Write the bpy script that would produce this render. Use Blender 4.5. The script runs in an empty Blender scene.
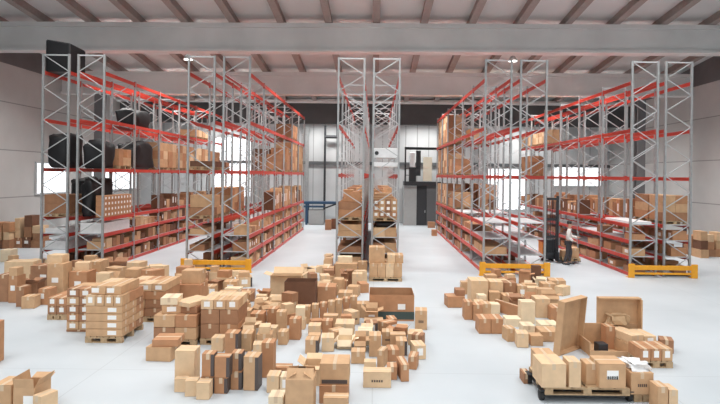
import bpy, bmesh, math, random
from mathutils import Vector, Matrix
C = bpy.context.scene.collection
sc = bpy.context.scene
rnd = random.Random(7)
PI = math.pi

# ------------------------------------------------------------------ camera
FPX, VX, VY, H, ROLL = 546.0, 375.0, 175.4, 3.9, math.radians(0.7)
cam = bpy.data.cameras.new('camera')
co = bpy.data.objects.new('camera', cam); C.objects.link(co)
cam.sensor_width = 36.0; cam.lens = FPX/720*36.0
cam.shift_x = (360-VX)/720; cam.shift_y = (VY-202)/720
cam.clip_end = 300
co.location = (0, 0, H); co.rotation_euler = (PI/2, -ROLL, 0)
sc.camera = co

def unproj(px, py, z=0.0):
    """image point -> (X, Y, scale) on the horizontal plane at height z"""
    dx, dy = px-VX, VY-py
    u = dx*math.cos(ROLL) - dy*math.sin(ROLL)
    v = dx*math.sin(ROLL) + dy*math.cos(ROLL)
    s = -v/(H-z)
    return u/s, FPX/s, s

# ------------------------------------------------------------------ materials
def mat(name, col, rough=.6, metal=0, noise=0.0, nscale=6.0, bump=0.0, emit=0, col2=None):
    m = bpy.data.materials.new(name); m.use_nodes = True
    nt = m.node_tree; b = nt.nodes['Principled BSDF']
    b.inputs['Base Color'].default_value = (*col, 1)
    b.inputs['Roughness'].default_value = rough
    b.inputs['Metallic'].default_value = metal
    if noise or bump or col2:
        tc = nt.nodes.new('ShaderNodeTexCoord')
        n = nt.nodes.new('ShaderNodeTexNoise'); n.inputs['Scale'].default_value = nscale
        n.inputs['Detail'].default_value = 5
        nt.links.new(tc.outputs['Object'], n.inputs['Vector'])
        r = nt.nodes.new('ShaderNodeValToRGB')
        c2 = col2 or tuple(c*(1-noise) for c in col)
        r.color_ramp.elements[0].position = .35; r.color_ramp.elements[1].position = .65
        r.color_ramp.elements[0].color = (*c2, 1); r.color_ramp.elements[1].color = (*col, 1)
        nt.links.new(n.outputs['Fac'], r.inputs['Fac'])
        nt.links.new(r.outputs['Color'], b.inputs['Base Color'])
        if bump:
            bp = nt.nodes.new('ShaderNodeBump'); bp.inputs['Strength'].default_value = bump
            nt.links.new(n.outputs['Fac'], bp.inputs['Height']); nt.links.new(bp.outputs['Normal'], b.inputs['Normal'])
    if emit:
        b.inputs['Emission Color'].default_value = (*col, 1); b.inputs['Emission Strength'].default_value = emit
    return m

KR = [mat('kraft_tan', (.60,.37,.205), .75, noise=.14, nscale=5),
      mat('kraft_pale', (.74,.52,.32), .75, noise=.12, nscale=5),
      mat('kraft_brown', (.38,.19,.10), .75, noise=.16, nscale=5),
      mat('kraft_rust', (.50,.25,.125), .75, noise=.14, nscale=5),
      mat('kraft_cream', (.82,.66,.46), .75, noise=.10, nscale=5),
      mat('kraft_dark', (.17,.075,.04), .75, noise=.16, nscale=5)]
TONE = ['tan', 'pale', 'brown', 'reddish-brown', 'cream', 'dark brown']
M = dict(
    tape=mat('packing_tape', (.62,.47,.32), .35), darktape=mat('dark_print', (.085,.065,.06), .5),
    label=mat('paper_label', (.88,.87,.85), .6), ink=mat('printed_ink', (.12,.08,.06), .7),
    redtape=mat('red_print', (.5,.06,.05), .6), inside=mat('carton_inside', (.42,.25,.14), .8, noise=.1),
    steel=mat('galvanised_steel', (.40,.415,.42), .45, .35, noise=.15, nscale=9),
    brace=mat('brace_steel', (.52,.54,.55), .45, .3),
    red=mat('red_beam_paint', (.58,.05,.03), .4, noise=.1, nscale=4),
    deck=mat('steel_shelf_deck', (.62,.64,.66), .5, .2, noise=.08),
    yellow=mat('yellow_guard_paint', (.85,.38,.02), .45, noise=.1),
    wood=mat('pallet_wood', (.52,.36,.21), .8, noise=.3, nscale=12),
    black=mat('black_plastic_film', (.008,.008,.01), .55, bump=.8, nscale=4, noise=.3),
    white=mat('white_film', (.9,.91,.92), .4, noise=.08), bag=mat('clear_white_bag', (.8,.8,.8), .3, bump=.6, nscale=14),
    dgreen=mat('dark_green_print', (.05,.075,.07), .6), dark=mat('dark_metal', (.03,.033,.038), .5),
    rubber=mat('black_rubber', (.02,.02,.02), .8), orange=mat('orange_paint', (.85,.3,.05), .4),
    blue=mat('blue_paint', (.025,.07,.14), .45), grey=mat('grey_panel', (.38,.39,.39), .6, noise=.06),
    cream=mat('cream_panel', (.92,.88,.72), .5), bluefilm=mat('blue_film', (.03,.08,.3), .4),
    skin=mat('skin', (.55,.33,.24), .5), shirt=mat('white_shirt', (.78,.77,.74), .8), trousers=mat('dark_trousers', (.05,.05,.055), .8),
    hair=mat('dark_hair', (.02,.015,.012), .6), eye=mat('eye', (.02,.02,.02), .3), scrap=mat('brown_paper', (.5,.34,.2), .85, bump=.8, nscale=10),
    roof=mat('roof_sheet', (.66,.67,.67), .6, noise=.06, nscale=.4), girder=mat('concrete_girder', (.72,.72,.71), .75, noise=.14, nscale=.5),
    purlin=mat('purlin_concrete', (.34,.29,.27), .8, noise=.1), duct=mat('light_duct', (.6,.6,.6), .5), beam_shade=mat('shade_dark_beam', (.09,.095,.10), .7, noise=.2, nscale=.6),
    column=mat('grey_column', (.16,.16,.165), .7, noise=.15, nscale=1), baytrim=mat('charcoal_trim', (.10,.105,.11), .6),
    window=mat('daylight_window', (.93,.97,1.0), .3, emit=1.15))

def floor_mat():
    m = bpy.data.materials.new('polished_concrete_floor'); m.use_nodes = True
    nt = m.node_tree; b = nt.nodes['Principled BSDF']; L = nt.links.new
    tc = nt.nodes.new('ShaderNodeTexCoord')
    n = nt.nodes.new('ShaderNodeTexNoise'); n.inputs['Scale'].default_value = .35; n.inputs['Detail'].default_value = 7
    L(tc.outputs['Object'], n.inputs['Vector'])
    r = nt.nodes.new('ShaderNodeValToRGB')
    r.color_ramp.elements[0].position = .3; r.color_ramp.elements[0].color = (.47,.515,.55,1)
    r.color_ramp.elements[1].position = .7; r.color_ramp.elements[1].color = (.56,.605,.64,1)
    L(n.outputs['Fac'], r.inputs['Fac'])
    bk = nt.nodes.new('ShaderNodeTexBrick'); bk.offset = 0
    bk.inputs['Scale'].default_value = 1; bk.inputs['Brick Width'].default_value = 5.4; bk.inputs['Row Height'].default_value = 5.4
    bk.inputs['Mortar Size'].default_value = .012
    bk.inputs['Color1'].default_value = bk.inputs['Color2'].default_value = (1,1,1,1); bk.inputs['Mortar'].default_value = (.85,.85,.85,1)
    L(tc.outputs['Object'], bk.inputs['Vector'])
    mx = nt.nodes.new('ShaderNodeMix'); mx.data_type = 'RGBA'; mx.blend_type = 'MULTIPLY'; mx.inputs[0].default_value = 1
    L(r.outputs['Color'], mx.inputs[6]); L(bk.outputs['Color'], mx.inputs[7]); L(mx.outputs[2], b.inputs['Base Color'])
    b.inputs['Roughness'].default_value = .42
    return m

def panel_mat(name, col, row, width, mortar, rough=.8):
    """cast panels with dark joints; vector = (horizontal, z)"""
    m = bpy.data.materials.new(name); m.use_nodes = True
    nt = m.node_tree; b = nt.nodes['Principled BSDF']; L = nt.links.new
    tc = nt.nodes.new('ShaderNodeTexCoord'); sp = nt.nodes.new('ShaderNodeSeparateXYZ'); cb = nt.nodes.new('ShaderNodeCombineXYZ')
    L(tc.outputs['Object'], sp.inputs[0])
    ad = nt.nodes.new('ShaderNodeMath'); ad.operation = 'ADD'; L(sp.outputs['X'], ad.inputs[0]); L(sp.outputs['Y'], ad.inputs[1])
    L(ad.outputs[0], cb.inputs['X']); L(sp.outputs['Z'], cb.inputs['Y'])
    bk = nt.nodes.new('ShaderNodeTexBrick'); bk.offset = 0; bk.inputs['Scale'].default_value = 1
    bk.inputs['Brick Width'].default_value = width; bk.inputs['Row Height'].default_value = row; bk.inputs['Mortar Size'].default_value = mortar
    bk.inputs['Color1'].default_value = (*col,1); bk.inputs['Color2'].default_value = (*[c*.93 for c in col],1)
    bk.inputs['Mortar'].default_value = (*[c*.55 for c in col],1)
    L(cb.outputs[0], bk.inputs['Vector'])
    n = nt.nodes.new('ShaderNodeTexNoise'); n.inputs['Scale'].default_value = .8; n.inputs['Detail'].default_value = 6
    L(tc.outputs['Object'], n.inputs['Vector'])
    r = nt.nodes.new('ShaderNodeValToRGB'); r.color_ramp.elements[0].color = (.8,.8,.8,1); r.color_ramp.elements[1].color = (1,1,1,1)
    L(n.outputs['Fac'], r.inputs['Fac'])
    mx = nt.nodes.new('ShaderNodeMix'); mx.data_type = 'RGBA'; mx.blend_type = 'MULTIPLY'; mx.inputs[0].default_value = 1
    L(bk.outputs['Color'], mx.inputs[6]); L(r.outputs['Color'], mx.inputs[7]); L(mx.outputs[2], b.inputs['Base Color'])
    b.inputs['Roughness'].default_value = rough
    return m

# ------------------------------------------------------------------ mesh builder
class MB:
    def __init__(s): s.v = []; s.f = []
    def hexa(s, pts):
        n = len(s.v); s.v += [tuple(p) for p in pts]
        s.f += [tuple(n+i for i in q) for q in ((0,3,2,1),(4,5,6,7),(0,1,5,4),(1,2,6,5),(2,3,7,6),(3,0,4,7))]
        return s
    def box(s, x0, x1, y0, y1, z0, z1, mt=None):
        p = [Vector(q) for q in ((x0,y0,z0),(x1,y0,z0),(x1,y1,z0),(x0,y1,z0),(x0,y0,z1),(x1,y0,z1),(x1,y1,z1),(x0,y1,z1))]
        if mt: p = [mt @ q for q in p]
        return s.hexa(p)
    def bar(s, a, b, w, h=None):
        a, b = Vector(a), Vector(b); h = h or w; d = (b-a).normalized()
        up = Vector((0,0,1)) if abs(d.z) < .95 else Vector((0,1,0))
        r = d.cross(up).normalized()*w/2; u = r.cross(d).normalized()*h/2
        return s.hexa([a-r-u, a+r-u, b+r-u, b-r-u, a-r+u, a+r+u, b+r+u, b-r+u])
    def tube(s, a, b, r, n=12, r2=None):
        a, b = Vector(a), Vector(b); d = (b-a).normalized(); r2 = r if r2 is None else r2
        up = Vector((0,0,1)) if abs(d.z) < .9 else Vector((1,0,0))
        x = d.cross(up).normalized(); y = d.cross(x)
        k = len(s.v)
        for i in range(n):
            t = 2*PI*i/n; o = x*math.cos(t)+y*math.sin(t)
            s.v += [tuple(a+o*r), tuple(b+o*r2)]
        for i in range(n):
            j = (i+1) % n; s.f.append((k+2*i, k+2*j, k+2*j+1, k+2*i+1))
        s.f.append(tuple(k+2*i for i in range(n))[::-1]); s.f.append(tuple(k+2*i+1 for i in range(n)))
        return s
    def mesh(s, name, bevel=0):
        me = bpy.data.meshes.new(name); me.from_pydata(s.v, [], s.f)
        bm = bmesh.new(); bm.from_mesh(me)
        bmesh.ops.recalc_face_normals(bm, faces=bm.faces)
        if bevel: bmesh.ops.bevel(bm, geom=bm.edges[:], offset=bevel, segments=1, affect='EDGES', clamp_overlap=True)
        bm.to_mesh(me); bm.free(); return me
    def obj(s, name, m, parent=None, bevel=0):
        return mobj(name, s.mesh(name, bevel), m, parent)

def mobj(name, me, m, parent=None):
    if m and not me.materials: me.materials.append(m)
    o = bpy.data.objects.new(name, me); C.objects.link(o)
    if parent: o.parent = parent
    return o
def tag(o, label, cat, group=None, kind=None):
    if label: o['label'] = label
    if cat: o['category'] = cat
    if group: o['group'] = group
    if kind: o['kind'] = kind
    return o
def empty(name, loc, rz=0):
    o = bpy.data.objects.new(name, None); C.objects.link(o); o.location = loc; o.rotation_euler = (0,0,rz); o.empty_display_size = .2
    return o
def struct(o): o['kind'] = 'structure'; return o

ORD = ['first','second','third','fourth','fifth','sixth','seventh','eighth','ninth','tenth','eleventh','twelfth','thirteenth','fourteenth',
       'fifteenth','sixteenth','seventeenth','eighteenth','nineteenth','twentieth']
def nth(i):
    if i < 20: return ORD[i]
    n = i+1; t = n//10; u = n % 10
    w = {2:'twenty',3:'thirty',4:'forty',5:'fifty',6:'sixty',7:'seventy',8:'eighty',9:'ninety'}.get(t)
    if w is None: return '%dth' % n
    return w+'-'+ORD[u-1] if u else w[:-1]+'ieth'

# ------------------------------------------------------------------ the hall
XW, YB = 19.3, 45.0
RS = -.112                        # roof pitch along the hall
TS = .0075                        # cross fall of the roof
def zroof(x, y): return 11.06 + RS*(y-26.0) + TS*x
struct(MB().box(-XW-.3, XW+.3, -8, YB+.3, -.2, 0).obj('floor', floor_mat()))
pm = panel_mat('concrete_wall_panels', (.55,.55,.54), 2.5, 200.0, .03)
struct(MB().box(-XW-.3, -XW, 0, YB, 0, 9.5).obj('wall_left', pm))
struct(MB().box(XW, XW+.3, 0, YB, 0, 9.5).obj('wall_right', pm))
cm = panel_mat('ribbed_back_cladding', (.62,.64,.65), 20.0, .95, .035, .6)
struct(MB().box(-XW-.3, XW+.3, YB, YB+.3, 0, 10).obj('wall_back', cm))
n = 1
for sx in (-1, 1):
    b = MB(); b.box(*sorted((sx*(XW+.02), sx*(XW+.3))), 0, YB, 9.5, 14.2); struct(b.obj('trim_%d' % n, M['column'])); n += 1
# roof sheet
b = MB()
y0, y1 = -1.0, YB+.3
pts = [Vector((x, y, zroof(x,y)+.36+dz)) for dz in (0,.15) for x, y in ((-XW-.3,y0),(XW+.3,y0),(XW+.3,y1),(-XW-.3,y1))]
b.hexa(pts); struct(b.obj('ceiling', M['roof']))
for k in range(-9, 10):
    x = 9.02 + (k-4)*2.26
    if abs(x) > XW: continue
    b = MB()
    a0, a1 = Vector((x, 0, zroof(x,0)+.18)), Vector((x, YB, zroof(x,YB)+.18))
    b.bar(a0, a1, .26, .36); b.bar(a0-Vector((0,0,.17)), a1-Vector((0,0,.17)), .34, .05)
    o = b.obj('trim_%d' % n, M['purlin']); struct(o); n += 1
# main girders: web, top and bottom flange
for gy, gh in ((26.0, 1.34), (33.7, 1.37), (10.5, 1.34), (18.2, 1.34)):
    b = MB()
    for (dz0, dz1, t) in ((-gh+.12, -.2, .32), (-gh, -gh+.12, .62), (-.2, 0, .62)):
        P = []
        for dz in (dz0, dz1):
            for x, y in ((-XW,gy-t/2),(XW,gy-t/2),(XW,gy+t/2),(-XW,gy+t/2)): P.append(Vector((x, y, zroof(x,gy)+dz)))
        b.hexa(P)
    struct(b.obj('trim_%d' % n, M['girder'])); n += 1
# last beam, far-end shade put into its colour and height; light duct before it
b = MB(); b.box(-XW, XW, 41.2, 41.7, 7.75, 9.6); struct(b.obj('trim_%d' % n, M['beam_shade'])); n += 1
# columns carrying the second girder
for x in (-17.0, 16.3):
    b = MB(); b.box(x-.25, x+.25, 33.45, 33.5, 0, 8.7); b.box(x-.25, x+.25, 33.9, 33.95, 0, 8.7); b.box(x-.05, x+.05, 33.5, 33.9, 0, 8.7)
    struct(b.obj('trim_%d' % n, M['column'])); n += 1
# back wall rail and posts
b = MB(); b.box(-XW, XW, YB-.15, YB, 4.75, 5.0); struct(b.obj('trim_%d' % n, M['baytrim'])); n += 1
for x in (-9.6, -5.6, -.6, 8.6, 12.9):
    b = MB(); b.box(x-.15, x+.15, YB-.3, YB-.15, 0, 7.8); struct(b.obj('trim_%d' % n, M['steel'])); n += 1
# daylight windows in the back wall and the right wall
wi = 1
def window(x0, x1, z0, z1, cols, side='back'):
    global wi
    fr = MB(); pn = MB(); nr = 1; cols = max(1, cols//2)
    t = .045
    def bx(m, a, b_, c, d, y0, y1):
        if side == 'back': m.box(a, b_, y0, y1, c, d)
        elif side == 'right': m.box(XW-(YB-y0), XW-(YB-y1), a, b_, c, d)
        else: m.box(-XW+(YB-y1), -XW+(YB-y0), a, b_, c, d)
    for i in range(cols+1):
        x = x0+(x1-x0)*i/cols; bx(fr, x-t, x+t, z0-t, z1+t, YB-.10, YB-.005)
    for j in range(nr+1):
        z = z0+(z1-z0)*j/nr; bx(fr, x0, x1, z-t, z+t, YB-.095, YB-.005)
    bx(pn, x0, x1, z0, z1, YB-.05, YB-.01)
    o = fr.obj('window_%d' % wi, M['brace']); struct(o)
    p = pn.obj('pane', M['window'], o); wi += 1
window(-13.3, -10.2, 2.0, 6.9, 3)
window(9.2, 12.4, 1.2, 4.6, 3)
window(14.6, 18.8, 3.2, 5.0, 3)
window(31.0, 34.0, 2.6, 4.4, 3, 'left')
window(37.0, 44.0, 2.6, 4.4, 5, 'left')

# duct, pipes
d = MB(); d.tube((-XW,40.7,9.35), (XW,40.7,9.35+.1), .17, 14); tag(d.obj('ventilation_duct', M['duct']), 'long pale round duct running across the hall under the roof at the back', 'duct')
d = MB(); d.tube((-4.1,44.5,7.9), (-4.1,44.5,0), .09); d.tube((-4.1,44.5,7.0), (-3.1,44.5,7.0), .13); d.tube((-3.1,44.5,7.0),(-3.1,44.5,7.9),.09)
tag(d.obj('drain_pipe', M['dark']), 'dark pipe with a side branch standing before the ribbed back wall', 'pipe')

# ------------------------------------------------------------------ pallet racks
Y0, BAY, NB = 21.84, 2.8, 6
DEP = 1.13
LEV = [.12, .78, 1.43, 2.07, 3.92]
ROWS = {
 'far-left':    dict(x=-13.36, up=(6.02, 7.93)),
 'centre-left': dict(x=-7.54, up=(6.02, 7.95)),
 'centre':      dict(x=-1.55, up=(5.98, 7.90)),
 'centre-right':dict(x=4.33, up=(5.90, 7.85)),
 'far-right':   dict(gap=.22, x=10.19, up=(5.88, 7.80)),
}
GAP = .28
L3 = {'far-left': 4.04, 'centre-left': 4.03, 'centre': 3.95, 'centre-right': 3.96, 'far-right': 3.97}
def levels(rn): return LEV[:4]+[L3[rn]]+list(ROWS[rn]['up'])
def frame(parent, y, h, mirror):
    b = MB(); z = .15; k = 0; hp = .66
    def p(side, z): x = (DEP-.06) if (side ^ mirror) else .06; return (x, y, z)
    b.bar(p(0,.12), p(1,.12), .04); b.bar(p(0,h-.04), p(1,h-.04), .05)
    zz = h-.04; side = 0
    nseg = round((h-.16)/hp); hp = (h-.16)/nseg
    for _ in range(nseg):
        b.bar(p(side, zz), p(1-side, zz-hp), .032); zz -= hp; side = 1-side
    fr = b.obj('upright_frame', M['brace'], parent)
    for x in (.05, DEP-.05):
        u = MB()
        u.box(x-.036, x+.036, y-.045, y-.035, 0.012, h); u.box(x-.036, x-.027, y-.035, y+.045, 0.012, h); u.box(x+.027, x+.036, y-.035, y+.045, 0.012, h)
        u.box(x-.027, x-.014, y+.037, y+.045, 0.012, h); u.box(x+.014, x+.027, y+.037, y+.045, 0.012, h)
        up = u.obj('upright', M['steel'], fr)
        MB().box(x-.07, x+.07, y-.07, y+.07, 0, .012).obj('foot_plate', M['steel'], fr)
    return fr
PROTO = {}
RUNS = {}
def copy_tree(o, parent=None):
    c = o.copy(); C.objects.link(c); c.parent = parent
    for ch in [q for q in bpy.data.objects if q.parent == o]: copy_tree(ch, c)
    return c
meshcache = {}
def beam_mesh():
    b = MB(); L = BAY-.1
    b.box(-.025, .025, -L/2, L/2, -.14, 0); b.box(-.035, .035, -L/2, -L/2+.012, -.2, .04); b.box(-.035, .035, L/2-.012, L/2, -.2, .04)
    b.box(-.04,-.025,-L/2,L/2,-.05,-.02)
    return b.mesh('beam')
BM = beam_mesh(); BM.materials.append(M['red'])
dk = MB()
for i in range(9): dk.box(.08, DEP-.08, -BAY/2+.07+i*.297, -BAY/2+.07+i*.297+.285, -.03, 0.004)
DM = dk.mesh('shelf_deck'); DM.materials.append(M['deck'])
WORD = {'far-left':'far-left','centre-left':'centre-left','centre':'middle','centre-right':'centre-right','far-right':'far-right'}
for rn, R in ROWS.items():
    for half in (0, 1):
        x0 = R['x'] + half*(DEP+R.get('gap', GAP))
        run = empty('pallet_rack', (x0, Y0, 0))
        side = 'left' if half == 0 else 'right'
        tag(run, '%s half of the %s back-to-back rack row, red beams on grey uprights' % (side, WORD[rn]), 'rack', 'pallet racks')
        for k in range(NB+1):
            frame(run, k*BAY, 8.6 if k == 0 else 8.0, half)
        for k in range(NB):
            for li, z in enumerate(levels(rn)):
                if rn == 'centre' and k == 0 and li > 4: pass
                for x in (.05, DEP-.05):
                    o = mobj('beam', BM, None, run); o.location = (x, (k+.5)*BAY, z)
                if li < 3 or (li == 3 and rn in ('far-right','centre-right') and k % 2 == 0):
                    o = mobj('shelf_deck', DM, None, run); o.location = (0, (k+.5)*BAY, z+.0)
        RUNS[(rn, half)] = x0
    # spacers tie the two halves
    for z in (1.2, 4.6, 7.4):
        pass
for rn in ('centre-left', 'centre-right', 'far-right'):
    x0 = ROWS[rn]['x']; x1 = x0+2*DEP+ROWS[rn].get('gap', GAP)
    g = empty('rack_end_guard', ((x0+x1)/2+(.06 if x0 < 0 else -.06), Y0-.3, 0)); w = (x1-x0)/2
    tag(g, 'orange-yellow impact guard on the floor before the %s rack row' % WORD[rn], 'guard', 'rack end guards')
    b = MB(); b.box(-w, w, -.04, .04, .30, .48); b.box(-w, w, -.04, .04, .12, .2); b.obj('rail', M['yellow'], g, .01)
    for sx in (-1, 1):
        b = MB(); b.box(sx*w-.12, sx*w+.12, -.1, -.04, 0, .55); b.box(sx*w-.12, sx*w+.12, -.1, .2, 0, .015); b.obj('post', M['yellow'], g, .008)

# ------------------------------------------------------------------ cartons
def carton(x, y, z, w, d, h, rot=0, tone=0, detail=2, style='closed', lab=0, stripe=None, name='cardboard_box', seed=0):
    r = random.Random(seed*7919+13)
    mt = KR[tone]; fm = mt
    if style == 'closed':
        t = .006 if detail >= 2 else 0
        body = MB().box(-w/2, w/2, -d/2, d/2, 0, h-t).obj(name, mt, None, min(.008, w*.03))
        if detail >= 2:
            g = .004; lift = r.random() < .15
            for sx in (-1, 1):
                b = MB()
                if w >= d: b.box(-w/2, w/2, *sorted((sx*g, sx*(d/2))), h-t, h)
                else: b.box(*sorted((sx*g, sx*(w/2))), -d/2, d/2, h-t, h)
                b.obj('flap', fm, body)
            tw = .03
            b = MB()
            if w >= d:
                b.box(-w/2-.001, w/2+.001, -tw, tw, h, h+.0015); b.box(-w/2-.0015, -w/2, -tw, tw, h-.1 if h > .12 else h*.3, h); b.box(w/2, w/2+.0015, -tw, tw, h-.1 if h > .12 else h*.3, h)
            else:
                b.box(-tw, tw, -d/2-.001, d/2+.001, h, h+.0015); b.box(-tw, tw, -d/2-.0015, -d/2, h-.1 if h > .12 else h*.3, h)
            b.obj('tape', M['tape'], body)
    else:
        t = .008
        b = MB(); b.box(-w/2, w/2, -d/2, d/2, 0, t)
        b.box(-w/2, w/2, -d/2, -d/2+t, t, h); b.box(-w/2, w/2, d/2-t, d/2, t, h)
        b.box(-w/2, -w/2+t, -d/2+t, d/2-t, t, h); b.box(w/2-t, w/2, -d/2+t, d/2-t, t, h)
        body = b.obj(name, mt, None)
        fl = min(w, d)*.45
        if style == 'open': A = [(-1, r.uniform(.1,.9)), (1, r.uniform(.1,.9))]; A2 = [r.uniform(-.2,.9), r.uniform(.2,1.2)]
        elif style == 'noflap': A = []; A2 = []
        elif style == 'roof': A = [(-1, 2.55), (1, 2.55)]; A2 = [2.2, 2.4]
        elif style == 'upflap': A = [(-1, 1.4), (1, 1.1)]; A2 = [1.45, .3]
        else: A = [(-1, -.9), (1, .2)]; A2 = [-.9, 1.0]
        for sx, a in A:      # flaps hinged on left/right edges; a = angle above outward horizontal
            q = MB(); q.box(0, fl, -d/2+.01, d/2-.01, 0, .005)
            f = q.obj('flap', mt, body); f.location = (sx*w/2, 0, h)
            f.rotation_euler = (0, -a, 0) if sx > 0 else (0, -a, PI)
        for sy, a in zip((-1, 1), A2):
            q = MB(); q.box(-w/2+.01, w/2-.01, 0, fl, 0, .005)
            f = q.obj('flap', mt, body); f.location = (0, sy*d/2, h)
            f.rotation_euler = (a, 0, 0) if sy > 0 else (a, 0, PI)
    if lab and detail >= 1:
        lw, lh = min(.2, w*.48), min(.15, h*.55)
        cx = {1: 0, 2: w*.22, 3: -w*.2}[lab]; cz = h*.55 if h > .2 else h*.5
        MB().box(cx-lw/2, cx+lw/2, -d/2-.003, -d/2, cz-lh/2, cz+lh/2).obj('shipping_label', M['label'], body)['label'] = 'white paper label'
    if stripe == 'edge':
        MB().box(w/2-.055, w/2+.002, -d/2-.003, d/2, .01, h-.012).obj('printed_band', M['darktape'], body)['label'] = 'black printed side band'
    if stripe == 'base':
        MB().box(-w/2-.003, w/2+.003, -d/2-.003, d/2+.003, h*.06, h*.36).obj('printed_band', M['dgreen'], body)['label'] = 'dark green printed band'
    if stripe == 'text':
        b = MB()
        for i in range(5): b.box(-w*.2+i*w*.085, -w*.2+i*w*.085+w*.06, -d/2-.003, -d/2, h*.36, h*.5)
        b.obj('printed_mark', M['ink'], body)
    if stripe == 'mid':
        MB().box(-w*.44, w*.44, -d/2-.003, -d/2, h*.05, h*.24).obj('printed_band', M['darktape'], body)
    body.location = (x, y, z); body.rotation_euler = (0, 0, rot)
    return body

def pallet(x, y, z, w, d, rot=0, label=None, group='wooden pallets'):
    p = empty('pallet', (x, y, z), rot)
    b = MB(); n = 6; s = d/n if False else w/n
    for i in range(n): b.box(-w/2+i*s, -w/2+i*s+s*.82, -d/2, d/2, .122, .144)
    b.obj('deck', M['wood'], p)
    for yy in (-d/2+.05, 0, d/2-.05):
        q = MB(); q.box(-w/2, w/2, yy-.05, yy+.05, 0, .022); q.box(-w/2, w/2, yy-.05, yy+.05, .1, .122)
        for xx in (-w/2+.07, 0, w/2-.07): q.box(xx-.07, xx+.07, yy-.05, yy+.05, .022, .1)
        q.obj('runner', M['wood'], p)
    tag(p, label, 'pallet', group)
    return p

# ---- records for everything standing on the open floor
REC = []
class Rec:
    pass
def rec(**k):
    r = Rec(); r.__dict__.update(dict(tone=0, lift=0, style='closed', lab=0, stripe=None, sup=None, kind='box', label=None, name='cardboard_box', fixed=False, auto=False)); r.__dict__.update(k)
    REC.append(r); return r
def F(x0, x1, yb, yt, d=None, rot=0, on=None, **k):
    """front face extents in the photo -> a carton of real size standing there (on = the thing it stands on)"""
    z = on.z+on.h if on else 0
    xm = (x0+x1)/2
    X, Y, s = unproj(xm, yb, z); ext = (x1-x0)/s
    rot = math.radians(rot); c, sn = math.cos(rot), abs(math.sin(rot))
    if d is None: d = max(.2, min(ext*.8, .45))
    w = max(.12, (ext-d*sn)/c) if sn > .01 else ext
    h = max(.06, (yb-yt)/s)
    Yc = Y + (w*sn+d*c)/2; X = X*Yc/Y if False else X + (X/Y)*0
    X = X + X/Y*(w*sn*.5)
    if on:
        # keep the centre over the support
        lx, ly = X-on.x, Yc-on.y
        cc, ss = math.cos(-on.rot), math.sin(-on.rot)
        ax, ay = lx*cc-ly*ss, lx*ss+ly*cc
        mx, my = max(0, on.w/2-w*.3), max(0, on.d/2-d*.4)
        if on.kind != 'box' or True: ax = max(-mx, min(mx, ax)); ay = max(-my, min(my, ay))
        X = on.x + ax*math.cos(on.rot)-ay*math.sin(on.rot); Yc = on.y + ax*math.sin(on.rot)+ay*math.cos(on.rot)
    return rec(x=X, y=Yc, z=z, w=w, d=d, h=h, rot=rot, sup=on, **k)
def P(x0, x1, yb, d=1.2, rot=0, **k):
    X, Y, s = unproj((x0+x1)/2, yb); w = (x1-x0)/s
    rot = math.radians(rot)
    return rec(x=X, y=Y+d/2*math.cos(rot), z=0, w=w, d=d, h=.144, rot=rot, kind='pallet', name='pallet', **k)
def grid(sup, nx, ny, nz, h, gap=.01, z=None, w=None, d=None, ox=0, oy=0, tones=(0,), lab=0, jit=.01, **k):
    """cartons in layers on a support"""
    w = w or sup.w; d = d or sup.d; z = sup.z+sup.h if z is None else z; out = []
    for kz in range(nz):
        for i in range(nx):
            for j in range(ny):
                lx = -w/2+(i+.5)*w/nx+ox; ly = -d/2+(j+.5)*d/ny+oy
                X = sup.x+lx*math.cos(sup.rot)-ly*math.sin(sup.rot); Y = sup.y+lx*math.sin(sup.rot)+ly*math.cos(sup.rot)
                out.append(rec(x=X, y=Y, z=z+kz*h, w=w/nx-gap, d=d/ny-gap, h=h-.002, rot=sup.rot, sup=sup, tone=rnd.choice(tones), lab=lab, grid=True, **k))
    return out

LM = []   # landmarks: (text, record)
def mark(r, text, label=None):
    LM.append((text, r))
    if label: r.label = label
    return r

# --- far left, before the far-left rack
p = mark(P(85, 122, 343, 1.15, label='wooden pallet under the four-layer stack of flat labelled cartons at left'), 'the big labelled pallet stack')
g1 = grid(p, 1, 3, 4, .175, tones=(0,3,0,2), lab=2)
z1 = p.z+.144+4*.175
g2 = grid(p, 4, 3, 1, .24, z=z1, tones=(0,1,3), lab=1)
g3 = grid(p, 2, 2, 1, .2, z=z1+.24, tones=(0,1), w=.7, d=1.0, lab=3)
p2 = mark(P(66, 91, 332, .8, label='low pallet under the narrow two-wide column of labelled cartons'), 'the narrow labelled column')
p2.h = .05; p2.kind = 'box'; p2.name = 'cardboard_sheet'; p2.label = 'flat cardboard sheet under the narrow two-wide column of labelled cartons'; p2.tone = 2
grid(p2, 2, 2, 5, .2, tones=(0,3,2), lab=1)
p3 = mark(P(47, 66, 320, .9, label='short wooden pallet left of the narrow column of labelled cartons'), 'the short pallet on the left')
grid(p3, 2, 2, 2, .22, tones=(2,3), lab=1)
q = F(50, 66, 300, 264, .5, tone=0, lab=1); F(51, 66, 263, 255, .4, on=q, tone=1)
q = F(66, 84, 298, 272, .6, tone=3, lab=1); F(70, 86, 271, 263, .4, on=q, tone=1, rot=15)
F(86, 100, 290, 262, .5, tone=0, lab=1, rot=10)
q = mark(F(3, 32, 284, 262, .6, rot=6, tone=1), 'the wide pale carton at far left', 'wide pale carton with a plain front, standing among browns at far left')
F(0, 10, 262, 250, .5, tone=4)
q = F(-3, 8, 302, 275, .5, tone=2); q = F(8, 17, 303, 276, .4, tone=3, lab=1); F(9, 17, 276, 268, .3, on=q, tone=0, lab=1)
F(17, 25, 307, 287, .35, tone=2); F(19, 33, 309, 297, .4, tone=0, rot=8)
q = F(30, 48, 290, 266, .6, tone=2, lab=2); F(24, 37, 297, 283, .4, style='open', tone=2)
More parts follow.
